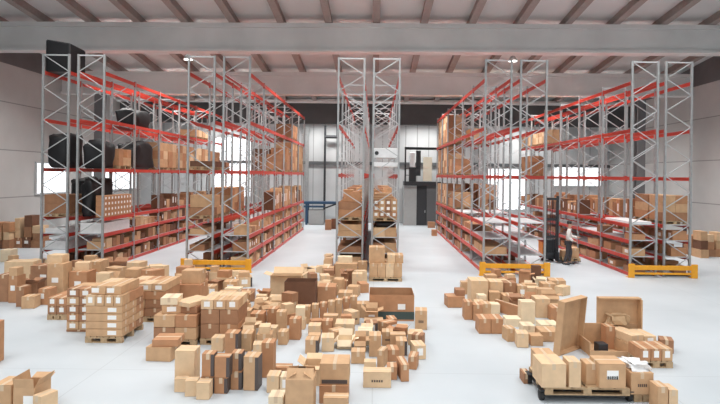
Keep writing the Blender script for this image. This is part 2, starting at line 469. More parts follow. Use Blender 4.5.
F(38, 49, 305, 289, .4, tone=3, lab=3); F(27,38,268,260,.5,tone=4)
# bottom left corner
mark(F(-8, 11, 412, 385, .4, tone=0), 'the carton cut off in the bottom left corner', 'tan carton cut off by the bottom left corner of the photo')
mark(F(13, 34, 416, 388, .45, tone=0, style='upflap', lab=2), 'the open carton in the bottom left corner', 'open carton with raised back flap in the bottom left corner')
F(31, 49, 420, 397, .3, rot=-22, tone=1)
F(-34, -13, 368, 326, .5, tone=3, label='reddish carton cut off by the left edge of the photo')
# second line of pallets
p = mark(P(124, 165, 322, 1.1, label='wooden pallet under brown cartons behind the labelled pallet stack'), 'the brown pallet stack')
a = grid(p, 2, 2, 3, .22, tones=(2,3,0), lab=0)
g = grid(p, 3, 2, 1, .2, z=.144+.66, tones=(0,1,3), lab=1)
p = mark(P(153, 196, 346, 1.0, label='wooden pallet under the untidy pile topped with a pale flat carton'), 'the untidy pallet pile')
a = grid(p, 2, 2, 2, .27, tones=(0,3,2), lab=0)
z = .144+.54
t = rec(x=p.x-.2, y=p.y-.1, z=z, w=.42, d=.45, h=.2, rot=.25, sup=p, tone=0, lab=1, grid=True)
t2 = rec(x=p.x+.28, y=p.y+.05, z=z, w=.42, d=.7, h=.16, rot=-.15, sup=p, tone=2, grid=True)
rec(x=p.x+.24, y=p.y+.02, z=z+.16, w=.5, d=.75, h=.1, rot=-.45, sup=p, tone=1, grid=True)
rec(x=p.x-.22, y=p.y-.1, z=z+.2, w=.38, d=.5, h=.16, rot=.1, sup=p, tone=4, grid=True)
q = mark(F(171, 200, 312, 285, .7, tone=3), 'the wide reddish carton behind the pallets', 'wide reddish-brown carton behind the untidy pallet pile')
F(181, 200, 284, 271, .5, on=q, tone=0)
p = mark(P(200, 238, 345, .9, label='wooden pallet under wide reddish cartons left of the tall cartons'), 'the wide reddish pallet stack')
a = grid(p, 2, 1, 2, .33, tones=(3,3,2), lab=0)
grid(p, 3, 2, 1, .22, z=.144+.66, tones=(0,1,0), lab=1)
q = F(145, 173, 362, 348, .5, tone=0, rot=-5); q = mark(q, 'the low flat carton before the pallets', 'low flat tan carton on the floor before the untidy pallet pile')
F(151, 178, 347, 340, .5, on=q, tone=3, rot=4)
# front row of tall cartons
mark(F(174, 194, 389, 351, .33, tone=1), 'the tall plain pale carton', 'tall plain pale carton, leftmost of the tall ones in the foreground')
F(175, 187, 391.5, 378, .16, tone=1); F(184, 197, 397, 381, .2, tone=1, rot=4); F(196, 209, 400, 383, .22, tone=1)
q = F(201, 214, 394, 377, .24, tone=3, stripe='edge'); F(202, 214, 377, 354, .22, on=q, tone=3, stripe='edge')
q = F(214, 227, 394, 378, .24, tone=3, stripe='edge'); F(214, 229, 378, 357, .22, on=q, tone=3, stripe='edge')
q = F(230, 241, 390, 372, .26, tone=3, stripe='edge'); F(231, 241, 371, 353, .24, on=q, tone=3, stripe='edge')
mark(F(243, 258.6, 391, 357, .3, tone=0, stripe='edge', rot=-3), 'the tall black-banded carton', 'tall tan carton with a black side band, rightmost of the banded row')
F(211, 223, 352, 338, .3, tone=1); F(225, 238, 356, 333, .3, tone=3, stripe='edge'); F(239, 251, 352, 334, .35, tone=0); F(251, 262, 358, 345, .3, tone=1, rot=8)
F(261, 273, 378, 343, .3, tone=3)
mark(F(262, 291, 371, 367.5, .25, tone=3, rot=0), 'the thin red-brown board', 'thin reddish board lying flat on the floor beside the tall banded carton')
F(267, 279, 393, 376, .3, tone=1); F(279, 289, 392, 377, .3, tone=4, lab=1)
mark(F(285, 313, 420, 380, .42, tone=0, style='roof'), 'the carton with roof-like flaps', 'open tan carton in the foreground with flaps raised like a roof')
F(268, 283, 416, 397, .3, tone=4)
mark(F(303, 320, 386, 366, .4, tone=1, style='open'), 'the open carton behind the roof-flap one')
q = F(319, 348, 404, 386, .5, tone=3)
mark(F(320, 349, 384, 363, .5, on=q, tone=0, stripe='mid'), 'the wide carton with a dark base print', 'wide tan carton with dark base print, topmost of its foreground stack')
F(323, 348, 418, 398, .22, tone=0, rot=0)
F(351, 365, 364, 352, .3, tone=0)
mark(F(363, 391, 388, 372, .26, tone=1, stripe='text'), 'the low carton with a printed mark', 'low wide carton with dark printed mark, front of the centre heap')
F(364, 376, 369, 362, .2, tone=1)
F(377, 388, 368, 351, .3, rot=-18, tone=0); F(386, 399, 362, 350, .35, tone=3, rot=6)
F(387, 397, 380, 367, .28, tone=3); mark(F(397, 409, 382, 365, .5, tone=3, rot=9), 'the long reddish carton at the heap edge', 'long reddish-brown carton pointing forward at the right front of the heap')
F(408, 420, 370, 357, .35, tone=3, rot=-12); F(411, 426, 360, 346, .4, tone=1, lab=1, rot=10)
F(396, 407, 356, 341, .35, tone=0, stripe='edge'); F(382, 393, 346, 332, .3, tone=0, stripe='text')
F(369, 381, 357, 336, .35, tone=0); F(354, 366, 352, 341, .35, tone=0, style='in')
F(361, 373, 339, 327, .35, tone=1, stripe='edge'); F(335, 354, 336, 324, .5, tone=1)
F(386, 397, 331, 319, .35, tone=3, rot=12); F(364, 383, 330, 321, .4, tone=0)
F(398, 408, 335, 327, .3, tone=1)
F(320, 334, 352, 338, .4, tone=1, rot=5); F(337, 352, 349, 340, .4, tone=4, style='in'); F(305, 318, 354, 340, .3, tone=0, stripe='edge')
F(308, 320, 337, 326, .35, tone=1); F(322, 332, 334, 321, .3, tone=3)
mark(F(415, 428, 330, 311, .4, tone=0, stripe='text', rot=-4), 'the lone carton at the heap end', 'tan carton standing alone right of the big carton with green base')
mark(F(369, 414, 321, 295, 1.0, tone=3, style='noflap', lab=2, fixed=True, stripe='base'), 'the big green-based carton', 'big open reddish carton with dark green base band and white label')
F(356, 368, 318, 304, .4, tone=0)
# big dark open cartons behind the heap
mark(F(284, 315, 312, 282, .6, tone=5, style='noflap', fixed=True), 'the large dark open carton', 'large dark brown open carton with a pale rim behind the centre heap')
mark(F(270, 301, 300, 276, .5, tone=1, style='open'), 'the pale open carton at the back', 'pale wide open carton standing directly behind the large dark one')
mark(F(317, 335, 308, 287, .6, tone=3, fixed=True), 'the plain reddish carton beside the dark one', 'plain reddish carton right beside the large dark open carton')
# row of upright small cartons
for i in range(7):
    mk = F(303+i*8.3, 309.8+i*8.3, 324-i*1.4, 306.5-i*1.6, .26, tone=(0,0,3,0,0,3,0)[i], lab=0)
    mk.label = 'small upright carton, %s from the left in the row before the dark carton' % ORD[i]
F(289, 300, 340, 319, .3, tone=3); F(268, 277, 330, 309, .3, tone=3); F(276, 285, 334, 312, .3, tone=0)
F(250, 263, 332, 314, .4, tone=3); F(266, 276, 342, 328, .3, tone=1); F(278, 287, 345, 332, .3, tone=0)
F(240, 250, 324, 311, .4, tone=0); F(238, 254, 302, 292, .5, tone=2, rot=8); F(254, 266, 312, 300, .4, tone=1)
F(213, 226, 336, 318, .2, tone=1, rot=20) if False else None
# pallet before the middle rack
p = mark(P(369, 402, 281, 1.1, label='wooden pallet before the middle rack carrying a row of upright tan cartons'), 'the pallet by the middle rack')
grid(p, 4, 2, 1, .5, tones=(0,1,0), lab=0, d=1.0)
grid(p, 1, 1, 1, .58, z=.144+.5, tones=(0,), w=.6, d=.7, ox=-.33, lab=0)
grid(p, 2, 1, 1, .3, z=.144+.5, tones=(1,0), w=.6, d=.7, ox=.36, lab=0)
q = F(335, 357, 281, 264, .6, tone=0, lab=1); F(338, 352, 263, 257, .4, on=q, tone=4)
F(352, 362, 288, 274, .4, tone=1); F(358, 367, 279, 262, .4, tone=0)
F(322, 333, 281, 268, .5, tone=0); F(318, 330, 290, 276, .5, tone=1, rot=12); F(335, 346, 292, 281, .4, tone=3); F(347, 360, 297, 287, .4, tone=0, rot=-10)
F(306, 317, 287, 274, .4, rot=25, tone=2); F(338, 352, 304, 293, .5, tone=0)
# right-hand heap
a = F(471, 488, 303, 281, .7, tone=1); mark(a, 'the squared pile at the heap back', 'pale upright carton with banded sides, left of the twin at the heap back')
F(490, 503, 301, 282, .6, tone=1, lab=0); F(505, 517, 298, 283, .5, tone=2)
mark(F(533, 541, 283, 266, .3, tone=5, stripe='edge'), 'the slim dark striped carton', 'slim dark brown striped carton sticking up behind the right heap')
F(517, 526, 299, 286, .4, tone=0, lab=1); F(543, 556, 294, 284, .5, tone=0); F(528, 540, 297, 288, .4, tone=1)
mark(F(550, 568, 291, 281, .6, tone=0, rot=-8), 'the orange-tan flat carton', 'orange-tan flat carton at the back right of the right-hand heap')
q = mark(F(446, 465, 308, 297, .5, tone=3, rot=6), 'the low reddish pair at the heap left tip', 'low reddish-brown carton at the left tip of the right-hand heap')
F(456, 465, 296, 290, .4, on=q, tone=2)
F(465, 473, 320, 302, .4, tone=3, lab=0); F(473, 482, 321, 305, .4, tone=3); F(482, 491, 320, 304, .4, tone=0)
q = mark(F(479, 491, 334, 319, .5, tone=3), 'the two reddish cartons in front', 'reddish carton, left of the touching pair before the right-hand heap'); mk = F(491, 503, 334, 319, .5, tone=3); mk.label = 'reddish carton, right of the touching pair before the right-hand heap'
mark(F(500, 519, 319, 307, 1.0, tone=3, rot=28), 'the long slanting carton', 'long reddish carton lying at a slant in the right-hand heap')
mark(F(521, 535, 324, 302, .35, tone=4, stripe=None), 'the tall cream carton', 'tall cream carton standing in the middle of the right-hand heap')
F(536, 550, 318, 299, .5, tone=1); F(552, 563, 322, 308, .4, tone=3); F(504, 517, 306, 296, .5, tone=0)
F(505, 516, 342, 329, .35, tone=0, rot=8); F(517, 530, 348, 334, .35, tone=1, rot=-6); F(523, 535, 337, 326, .4, tone=4)
F(531, 543, 346, 336, .3, tone=0); mark(F(541, 560, 342, 332, .5, tone=0), 'the flat pale-topped carton', 'flat wide tan carton with a pale top at the right heap front')
F(541, 560, 331, 325, .5, tone=4); F(506, 521, 327, 319, .4, tone=4); F(493, 503, 314, 304, .3, tone=4)
# lower right: pallet jack load, big open carton
bigc = mark(F(590, 658, 357, 330, .9, fixed=True, tone=0, style='big', name='large_open_carton'), 'the huge open carton', 'huge open tan carton at lower right with tall raised lid flaps')
pr = mark(P(640, 673, 368, .55, fixed=True, label='wooden pallet of small labelled cartons right of the huge open carton'), 'the small labelled pallet')
grid(pr, 3, 2, 1, .25, tones=(0,3), lab=1)
F(661, 678, 354, 341, .35, tone=2, rot=-20).label = 'brown carton turned askew on the floor behind the small labelled pallet'
pj = mark(P(545, 630, 403, 1.0, fixed=True, lift=.13, label='wooden pallet at the bottom right carrying tall and labelled cartons'), 'the foreground loaded pallet'); pj.h = .274
F(543, 568, 390, 366, .55, on=pj, tone=1, rot=0).label = 'wide pale carton on the left corner of the foreground loaded pallet'
F(572, 584, 391, 365, .35, on=pj, tone=1).label = 'tall narrow pale carton in the middle of the foreground loaded pallet'
F(586, 601, 385, 364, .3, on=pj, tone=0).label = 'tan carton between the narrow and the labelled one on the foreground pallet'
F(603, 630, 392, 367, .45, on=pj, tone=0, lab=1, stripe='text').label = 'tan carton with white label on the right of the foreground pallet'
F(537, 556, 376, 355, .45, tone=0).label = 'tan carton on the floor behind the left of the foreground loaded pallet'
F(531, 538, 384, 374, .3, tone=2).label = 'small brown carton on the floor left of the foreground loaded pallet'
pk = mark(P(634, 660, 402, .8, label='wooden pallet at lower right under the carton with the clear bag'), 'the bag-topped pallet')
bagc = F(632, 655, 398, 376, .5, on=pk, tone=0, stripe='text'); bagc.label = 'tan carton topped with a crumpled clear bag at lower right'
F(658, 668, 412, 387, .3, tone=0).label = 'tall tan carton at lower right, left of the last two'
F(669, 678, 412, 390, .3, tone=1).label = 'tall pale carton, rightmost of the foreground'
# by the walls, far away
WALLG = []
for (x0,x1,yb,yt,t) in ((-6,5,249,223,5),(5,12,249,222,2),(12,19,248,218,2),(19,27,248,216,5),(30,41,248,226,2),(693,700,256,236,2),(700,708,258,233,0),(708,716,257,235,2),(715,724,257,233,3),(697,712,250,236,2)):
    r_ = F(x0,x1,yb,yt,.8,tone=t,lab=1)
    full = r_.h; n3 = 3 if full > 1.1 else 2; r_.h = full/n3; WALLG.append(r_); low = r_
    for q3 in range(1, n3):
        low = rec(x=low.x+rnd.uniform(-.04,.04), y=low.y-.03, z=low.z+low.h, w=r_.w*rnd.uniform(.7,.98), d=r_.d*.85, h=full/n3*rnd.uniform(.85,1.1), rot=rnd.uniform(-.08,.08), sup=low, tone=rnd.choice((2,3,0,5,1)), lab=rnd.choice((0,1,2)))
mark(WALLG[2], 'the tall stack by the left wall'); mark(WALLG[7], 'the goods by the right wall')
q = F(325, 331, 230, 220, .5, tone=2); F(331, 336, 229, 219, .5, tone=5); mark(q, 'the pair of cartons left of the middle rack')
F(432, 437, 236, 230, .4, tone=3).label = 'small reddish carton alone at the aisle end by the centre-right rack'
F(428, 435, 228, 222, .4, tone=2).label = 'small brown carton alone before the dark office door'
F(210, 222, 278, 272, .5, tone=0).label = 'flat carton on the floor left of the orange-yellow centre-left guard'
F(228, 244, 277, 271.5, .35, tone=1).label = 'flat pale carton on the floor before the orange-yellow centre-left guard'

# --- fill the heaps
def corners(r, m=0):
    c, s = math.cos(r.rot), math.sin(r.rot)
    return [(r.x+a*c-b*s, r.y+a*s+b*c) for a, b in ((-r.w/2-m,-r.d/2-m),(r.w/2+m,-r.d/2-m),(r.w/2+m,r.d/2+m),(-r.w/2-m,r.d/2+m))]
def sat(a, b, m=0):
    A, B = corners(a, m), corners(b); best = None
    for r in (a, b):
        for ang in (r.rot, r.rot+PI/2):
            ax, ay = math.cos(ang), math.sin(ang)
            pa = [x*ax+y*ay for x, y in A]; pb = [x*ax+y*ay for x, y in B]
            o = min(max(pa), max(pb)) - max(min(pa), min(pb))
            if o <= 0: return None
            if best is None or o < best[0]:
                sg = 1 if sum(pa) > sum(pb) else -1
                best = (o, ax*sg, ay*sg)
    return best
rackrec = []
for rn, R in ROWS.items():
    r = Rec(); r.x = R['x']+DEP+GAP/2; r.y = Y0+8.3; r.w = 2*DEP+GAP+.3; r.d = 17.9; r.rot = 0; rackrec.append(r)
def relax(n):
    fl = [r for r in REC if r.sup is None]
    for it in range(n):
        moved = 0
        for i in range(len(fl)):
            a = fl[i]
            for rr in rackrec:
                s = sat(a, rr)
                if s: shift(a, s[1]*s[0], s[2]*s[0]); moved += 1
            for j in range(i+1, len(fl)):
                b = fl[j]
                if abs(a.x-b.x) > 2.2 or abs(a.y-b.y) > 2.2: continue
                s = sat(a, b, .008)
                if s:
                    o = s[0]+.002; wa = 0 if a.fixed else 1 if b.fixed else b.w*b.d/(a.w*a.d+b.w*b.d); moved += 1
                    shift(a, s[1]*o*wa, s[2]*o*wa); shift(b, -s[1]*o*(1-wa), -s[2]*o*(1-wa))
        if not moved: break
    return moved
def shift(r, dx, dy):
    r.x += dx; r.y += dy
    for q in REC:
        if q.sup is r: shift(q, dx, dy)
relax(60)
def inpoly(x, y, P_):
    c = False; j = len(P_)-1
    for i in range(len(P_)):
        if (P_[i][1] > y) != (P_[j][1] > y) and x < (P_[j][0]-P_[i][0])*(y-P_[i][1])/(P_[j][1]-P_[i][1])+P_[i][0]: c = not c
        j = i
    return c
def fill(poly, count, wr, hr, tones, seed, stack=.25, tries=900):
    r = random.Random(seed); xs = [p[0] for p in poly]; ys = [p[1] for p in poly]; made = 0
    for t in range(tries):
        if made >= count: break
        px, py = r.uniform(min(xs), max(xs)), r.uniform(min(ys), max(ys))
        if not inpoly(px, py, poly): continue
        X, Y, s = unproj(px, py)
        k = Rec(); k.w = r.uniform(*wr); k.d = r.uniform(wr[0], wr[1]*1.05); k.h = r.uniform(*hr); k.rot = r.choice((0,0,.08,-.1,.3,-.35,.7)); k.x = X; k.y = Y+k.d/2
        if any(q.sup is None and abs(q.x-k.x) < 2 and abs(q.y-k.y) < 2 and sat(k, q, .01) for q in REC): continue
        if any(sat(k, q, .01) for q in rackrec): continue
        tn = r.choice(tones)
        b = rec(x=k.x, y=k.y, z=0, w=k.w, d=k.d, h=k.h, rot=k.rot, tone=tn, lab=r.choice((0,0,0,1,2)), style=r.choice(('closed',)*7+('open','in')), auto=True, stripe=r.choice((None,)*6+('edge','text')))
        made += 1
        if r.random() < stack and b.style == 'closed':
            rec(x=k.x+r.uniform(-.03,.03), y=k.y+r.uniform(-.03,.03), z=k.h, w=k.w*r.uniform(.7,.98), d=k.d*r.uniform(.7,.98), h=r.uniform(hr[0]*.7, hr[1]*.7), rot=k.rot+r.uniform(-.2,.2), sup=b, tone=r.choice(tones), lab=r.choice((0,0,1)), auto=True)
    return made
T = (0,0,1,1,3,4,2)
fill([(204,352),(262,352),(290,344),(300,330),(300,305),(262,303),(206,318)], 26, (.24,.4), (.2,.45), T, 1)
fill([(300,352),(362,352),(395,352),(424,352),(415,335),(362,322),(312,328)], 26, (.24,.38), (.15,.38), T, 2, .15)
fill([(318,300),(366,300),(366,262),(330,262),(305,280)], 16, (.25,.5), (.2,.5), T, 3)
fill([(466,318),(500,330),(560,330),(566,290),(540,283),(468,290)], 24, (.25,.5), (.15,.42), T, 4, .2)
fill([(0,300),(48,306),(66,275),(60,262),(0,262)], 7, (.3,.5), (.2,.38), (0,2,3,2,0), 5, .4)
fill([(66,300),(200,300),(200,282),(120,272),(66,268)], 20, (.35,.6), (.3,.6), (0,2,3,0,1), 6, .5)
fill([(200,302),(262,302),(245,286),(205,280),(185,275)], 12, (.3,.55), (.2,.4), T, 7, .3)
relax(25)

# --- labels for the floor cartons: own look, then where from the nearest landmark
def shape(r):
    if r.h > 1.35*max(r.w, r.d)*.9 and r.h > .25: return 'tall'
    if r.h < .4*max(r.w, r.d): return 'flat'
    if r.w > 1.6*r.d or r.d > 1.6*r.w: return 'long'
    if r.w*r.d*r.h > .09: return 'large'
    if r.w*r.d*r.h < .015: return 'small'
    return 'squarish'
def feat(r):
    if r.style in ('open','in','upflap','roof'): return 'open '
    if r.stripe == 'edge': return 'black-banded '
    if r.stripe == 'text': return 'printed '
    if r.lab: return 'labelled '
    return ''
buckets = {}
for r in REC:
    if r.label: continue
    if r.kind == 'pallet': continue
    best = min(LM, key=lambda m: (1e9 if m[1] is r else (m[1].x-r.x)**2+(m[1].y-r.y)**2))
    L = best[1]; dx, dy = r.x-L.x, r.y-L.y
    if r.sup is L: rel = 'stacked on'
    elif r.sup is not None and not abs(dx)+abs(dy) > .9: rel = 'raised up beside'
    elif abs(dx) > abs(dy): rel = 'right of' if dx > 0 else 'left of'
    else: rel = 'behind' if dy > 0 else 'in front of'
    r.desc = (feat(r)+TONE[r.tone]+' '+shape(r)+' carton', rel, best[0]); r.dist = math.hypot(dx, dy)*1000+r.z
    buckets.setdefault((r.desc), []).append(r)
short = lambda t: t.replace('the ', '', 1)
for key, lst in buckets.items():
    lst.sort(key=lambda q: (round(q.dist), q.z))
    if key[1] == 'stacked on':
        lst.sort(key=lambda q: (round(q.z,2), round(q.x,2), q.y))
        zs = sorted({round(q.z,1) for q in lst})
        for q in lst:
            same = sorted([k for k in lst if round(k.z,1) == round(q.z,1)], key=lambda k: (round(k.x,1), k.y))
            i = same.index(q)
            lay = nth(zs.index(round(q.z,1))) if len(zs) > 1 else ''
            ns = len(same)
            q.label = key[0] + (', %s from left' % nth(i) if ns > 1 else '') + (', %s layer of ' % lay if lay else ' on ') + short(key[2])
    else:
        for i, q in enumerate(lst):
            pre = '' if len(lst) == 1 else (', the nearest' if i == 0 else ', the %s nearest' % nth(i))
            q.label = key[0]+pre+' '+key[1]+' '+key[2]
seen = {}
for r in REC:
    if r.kind == 'pallet': continue
    if r.label in seen: seen[r.label] += 1; r.label = r.label + ', %s up' % nth(seen[r.label]-1)
    else: seen[r.label] = 1

def big_open(r):
    """huge two-part open carton: base tray, tall left lid panel leaning, tall back panel, contents come separately"""
    o = empty('large_open_carton', (r.x, r.y, 0), 0)
    w, d = r.w, r.d
    b = MB(); b.box(-w/2, w/2, -d/2, d/2, 0, .03); b.box(-w/2, w/2, -d/2, -d/2+.03, .03, .12); b.box(-w/2, w/2, d/2-.03, d/2, .03, .5)
    b.box(-w/2, -w/2+.03, -d/2+.03, d/2-.03, .03, .3); b.box(w/2-.03, w/2, -d/2+.03, d/2-.03, .03, .35)
    b.obj('tray', KR[0], o)
    b = MB(); bw = .95      # raised back panel with returns
    b.box(w/2-.03-bw, w/2-.0, d/2, d/2+.03, .0, 1.12); b.box(w/2-.03-bw, w/2, d/2-.14, d/2, 1.09, 1.12); b.box(w/2-.03, w/2, d/2-.2, d/2, .36, 1.09)
    b.obj('lid_panel', KR[0], o)
    # leaning left lid: a shallow lid stood on edge
    lid = MB(); L_, Hh, t = .95, 1.2, .14
    lid.box(-.02, 0, -L_/2, L_/2, 0, Hh); lid.box(0, t, -L_/2, -L_/2+.02, 0, Hh); lid.box(0, t, L_/2-.02, L_/2, 0, Hh); lid.box(0, t, -L_/2+.02, L_/2-.02, Hh-.02, Hh); lid.box(0, t, -L_/2+.02, L_/2-.02, 0, .02)
    q = lid.obj('lid', KR[0], o); q.location = (-w/2-.40, -.05, 0.016); q.rotation_euler = (0, .10, math.radians(-50)); 
    tag(o, r.label, 'carton')
    return o

seedn = 0
for r in REC:
    if r.kind == 'box' and len(r.label.replace('-', ' ').replace(',', ' ').split()) > 16: print('LONG', r.label)
fb = [r for r in REC if r.name == 'cardboard_box' and r.kind == 'box']
fb.sort(key=lambda r: -(FPX/r.y)**2*(max(r.w, r.d)*r.h + .6*r.w*r.d*(H/r.y)))
SMALL = [r for r in fb[292:] if r.style == 'closed' and not any(q.sup is r for q in fb[:292])]
print('floor cartons', len(fb), 'merged', len(SMALL))
for r in REC:
    if r in SMALL: continue
    seedn += 1
    if r.kind == 'pallet':
        pallet(r.x, r.y, r.z+r.lift, r.w, r.d, r.rot, r.label)
        continue
    if r.style == 'big': big_open(r); continue
    o = carton(r.x, r.y, r.z+.001, r.w, r.d, r.h-.002, r.rot, r.tone, 2, r.style, r.lab, r.stripe, r.name, seedn)
    tag(o, r.label, 'box', 'cardboard boxes on the open floor' if r.name == 'cardboard_box' else None)
NF = len(REC)
me = bpy.data.meshes.new('small_background_cartons'); V, Fc, MI = [], [], []
for r in SMALL:
    mt_ = Matrix.Translation((r.x, r.y, r.z)) @ Matrix.Rotation(r.rot, 4, 'Z')
    m_ = MB().box(-r.w/2, r.w/2, -r.d/2, r.d/2, .001, r.h-.001, mt_)
    n_ = len(V); V += m_.v; Fc += [tuple(n_+i for i in f) for f in m_.f]; MI += [r.tone]*6
me.from_pydata(V, [], Fc)
for k in KR: me.materials.append(k)
for p_, i in zip(me.polygons, MI): p_.material_index = i
o = bpy.data.objects.new('small_cartons', me); C.objects.link(o)
tag(o, 'the smallest cartons scattered among the heaps on the open floor', 'boxes', kind='stuff')

# contents of the huge open carton: long cartons lying inside, dark box, crumpled paper
bx, by = bigc.x, bigc.y
for i, (dx, dy, z, w, d, h, rt, tn, lb) in enumerate((
    (.18,-.1,.03,.34,.8,.26,.25,0,1), (.58,-.12,.03,.3,.8,.25,.12,0,1), (.2,-.08,.292,.32,.75,.18,.28,1,0), (.57,-.1,.282,.28,.6,.16,.1,1,1), (-.1,.15,.03,.2,.3,.5,0,3,0))):
    o = carton(bx+dx, by+dy, z+.001, w, d, h, rt, tn, 2, 'closed', lb, None, 'cardboard_box', 900+i)
    tag(o, '%s carton lying inside the huge open carton, %s from the left' % (TONE[tn], ORD[i]) if z < .1 else '%s carton on top of others inside the huge open carton, %s' % (TONE[tn], 'left' if dx < .4 else 'right'), 'box', 'cartons inside the huge open one')
o = carton(bx-.4, by-.2, .031, .22, .22, .2, .1, 5, 0, name='cardboard_box'); o.data.materials.clear(); o.data.materials.append(M['dark'])
tag(o, 'small black box low inside the huge open carton', 'box')
def lump(name, m, x, y, z, rx, ry, rz, seed, bumpy=.18, sub=3, flat=True):
    bm = bmesh.new(); bmesh.ops.create_icosphere(bm, subdivisions=sub, radius=1)
    r = random.Random(seed); ph = [r.uniform(0, 6) for _ in range(9)]
    for v in bm.verts:
        p_ = v.co.copy()
        k = 1+bumpy*(math.sin(3*p_.x+ph[0])*math.cos(4*p_.y+ph[1])+.6*math.sin(6*p_.z+5*p_.x+ph[2])+.5*math.sin(9*p_.y+ph[3]+4*p_.z))
        p_ = Vector([math.copysign(abs(c)**.45, c) for c in p_]) * k
        v.co = Vector((p_.x*rx, p_.y*ry, (max(p_.z, -.95) if flat else p_.z)*rz))
    mz = min(v.co.z for v in bm.verts)
    for v in bm.verts: v.co.z -= mz
    me = bpy.data.meshes.new(name); bm.to_mesh(me); bm.free()
    for p_ in me.polygons: p_.use_smooth = seed % 2 == 0
    o = mobj(name, me, m); o.location = (x, y, z); return o
tag(lump('crumpled_paper', M['scrap'], bx+.2, by+.36, .5, .2, .09, .12, 3, .35), 'crumpled brown packing paper at the back panel of the huge open carton', 'paper')
tag(lump('plastic_bag', M['bag'], bagc.x, bagc.y, bagc.z+bagc.h-.002, .19, .18, .07, 5, .3), 'crumpled clear plastic bag on the carton at lower right', 'bag')

# wheeled dolly under the foreground pallet
jk = empty('dolly', (pj.x, pj.y, 0))
tag(jk, 'low black wheeled dolly under the foreground loaded pallet', 'dolly')
MB().box(-pj.w/2+.02, pj.w/2-.02, -.42, .42, .07, .128).obj('platform', M['dark'], jk, .01)
for sx in (-1, 1):
    for sy in (-1, 1):
        xx = sx*(pj.w/2+.03); yy = sy*.38
        wl = MB().tube((xx-.035, yy, .09), (xx+.035, yy, .09), .09, 20).obj('wheel', M['rubber'], jk)
        MB().box(xx-.05, xx+.05, yy-.1, yy+.1, .181, .2).bar((sx*(pj.w/2-.05), yy, .11), (xx, yy, .19), .05).obj('fork', M['dark'], wl)

# ------------------------------------------------------------------ cartons and loads on the racks
CAND = []      # all shelf cartons; the largest in view become objects, the rest one stuff object
def visible_size(x, y, w, h): s = FPX/y; return w*h*s*s
LVN = ['lowest', 'second', 'third', 'fourth', 'fifth', 'sixth', 'top']
def cand(rn, half, li, x, y, z, w, d, h, rot=0, tone=0, lab=0, pri=0, what=None):
    CAND.append(dict(rn=rn, half=half, li=li, x=x, y=y, z=z, w=w, d=d, h=h, rot=rot, tone=tone, lab=lab, s=visible_size(x, y, max(w,d), h)+pri, what=what))
def levz(rn, li): return levels(rn)[li]
def shelf_fill(rn, half, li, bays, dens=.92, hmax=.5, tones=(0,2,3,0,1,5), hmin=.22, face=None, seed=0, wr=(.28,.52)):
    r = random.Random(hash((rn == 'far-left', half, li, seed)) % 1000 + li*31 + half*7 + len(rn)*101 + seed)
    x0 = RUNS[(rn, half)]; z = levz(rn, li)+.006
    face = face if face is not None else (1 if x0 < 0 else -1)      # which side looks on the aisle the camera sees
    for k in bays:
        y = Y0+k*BAY+.09; ye = Y0+(k+1)*BAY-.08
        while y < ye-.2:
            w = min(r.uniform(*wr), ye-y); h = r.uniform(hmin, hmax); d = r.uniform(.45, .7)
            if r.random() < dens:
                xc = x0+DEP-.12-d/2 if face > 0 else x0+.12+d/2
                t = r.choice(tones)
                cand(rn, half, li, xc, y+w/2, z, d, w-.02, h, 0, t, r.random() < .45)
                if h < .3 and hmax < .5 and r.random() < .0: pass
            y += w+r.uniform(0, .06)
def load(rn, half, li, bay, nx, ny, nz, h, tones=(0,), pal=True, yo=0, w=.96, d=1.15, lab=0, seed=0, xo=0, drop=0.0, two=True, pri=0):
    """pallet loads standing on the beams of a bay (two per bay)"""
    r = random.Random(seed+bay*17+li*5+len(rn))
    x0 = RUNS[(rn, half)]; z = levz(rn, li)+(.006 if li < 3 else 0.002)
    for q in ((0,1) if two else (0,)):
        yc = Y0+bay*BAY+.12+d/2+q*(d+.12)+yo; xc = x0+DEP/2+xo
        zz = z
        if pal:
            LOADP.append((rn, half, li, bay, q, xc, yc, z)); zz = z+.144
        top = nz if not drop else max(1, nz-(1 if r.random() < drop else 0))
        for kz in range(top):
            for i in range(nx):
                for j in range(ny):
                    if kz == top-1 and r.random() < drop: continue
                    cand(rn, half, li, xc-w/2+(i+.5)*w/nx, yc-d/2+(j+.5)*d/ny, zz+kz*h, w/nx-.008, d/ny-.008, h-.003, 0, r.choice(tones), lab, 400 if bay == 0 else 0)
LOADP = []
# far-left: aisle-side shelves packed with cartons
for li in (0,1,2): shelf_fill('far-left', 1, li, range(0 if li != 2 else 1, 6), .93, .46)
shelf_fill('far-left', 1, 3, range(2, 6), .9, .75, (5,2,2,0))
shelf_fill('far-left', 0, 0, range(0, 2), .9, .4, face=-1, wr=(.4,.7)); shelf_fill('far-left', 0, 1, range(2, 4), .8, .4)
# labelled small cartons, aisle face of the first bay
x0 = RUNS[('far-left',1)]
for kz in range(4):
    for j in range(9): cand('far-left', 1, 3, x0+DEP-.2, Y0+.2+j*.275, 2.075+kz*.22, .34, .265, .215, 0, 3, 1, 400, 'grid')
load('far-left', 0, 3, 0, 1, 2, 2, .38, (3,2), w=1.0, two=False)
load('far-left', 1, 4, 0, 2, 3, 3, .36, (3,0), two=False, drop=.3, yo=1.3)
load('far-left', 1, 4, 2, 2, 2, 3, .42, (0,1,3))
load('far-left', 1, 4, 3, 2, 2, 3, .42, (0,1,3)); load('far-left', 1, 4, 4, 2, 2, 3, .42, (0,1,3)); load('far-left', 0, 4, 5, 2, 2, 3, .4, (2,0)); load('far-left', 1, 4, 5, 2, 2, 3, .4, (2,3))
load('far-left', 1, 5, 4, 2, 2, 1, .4, (0,1))
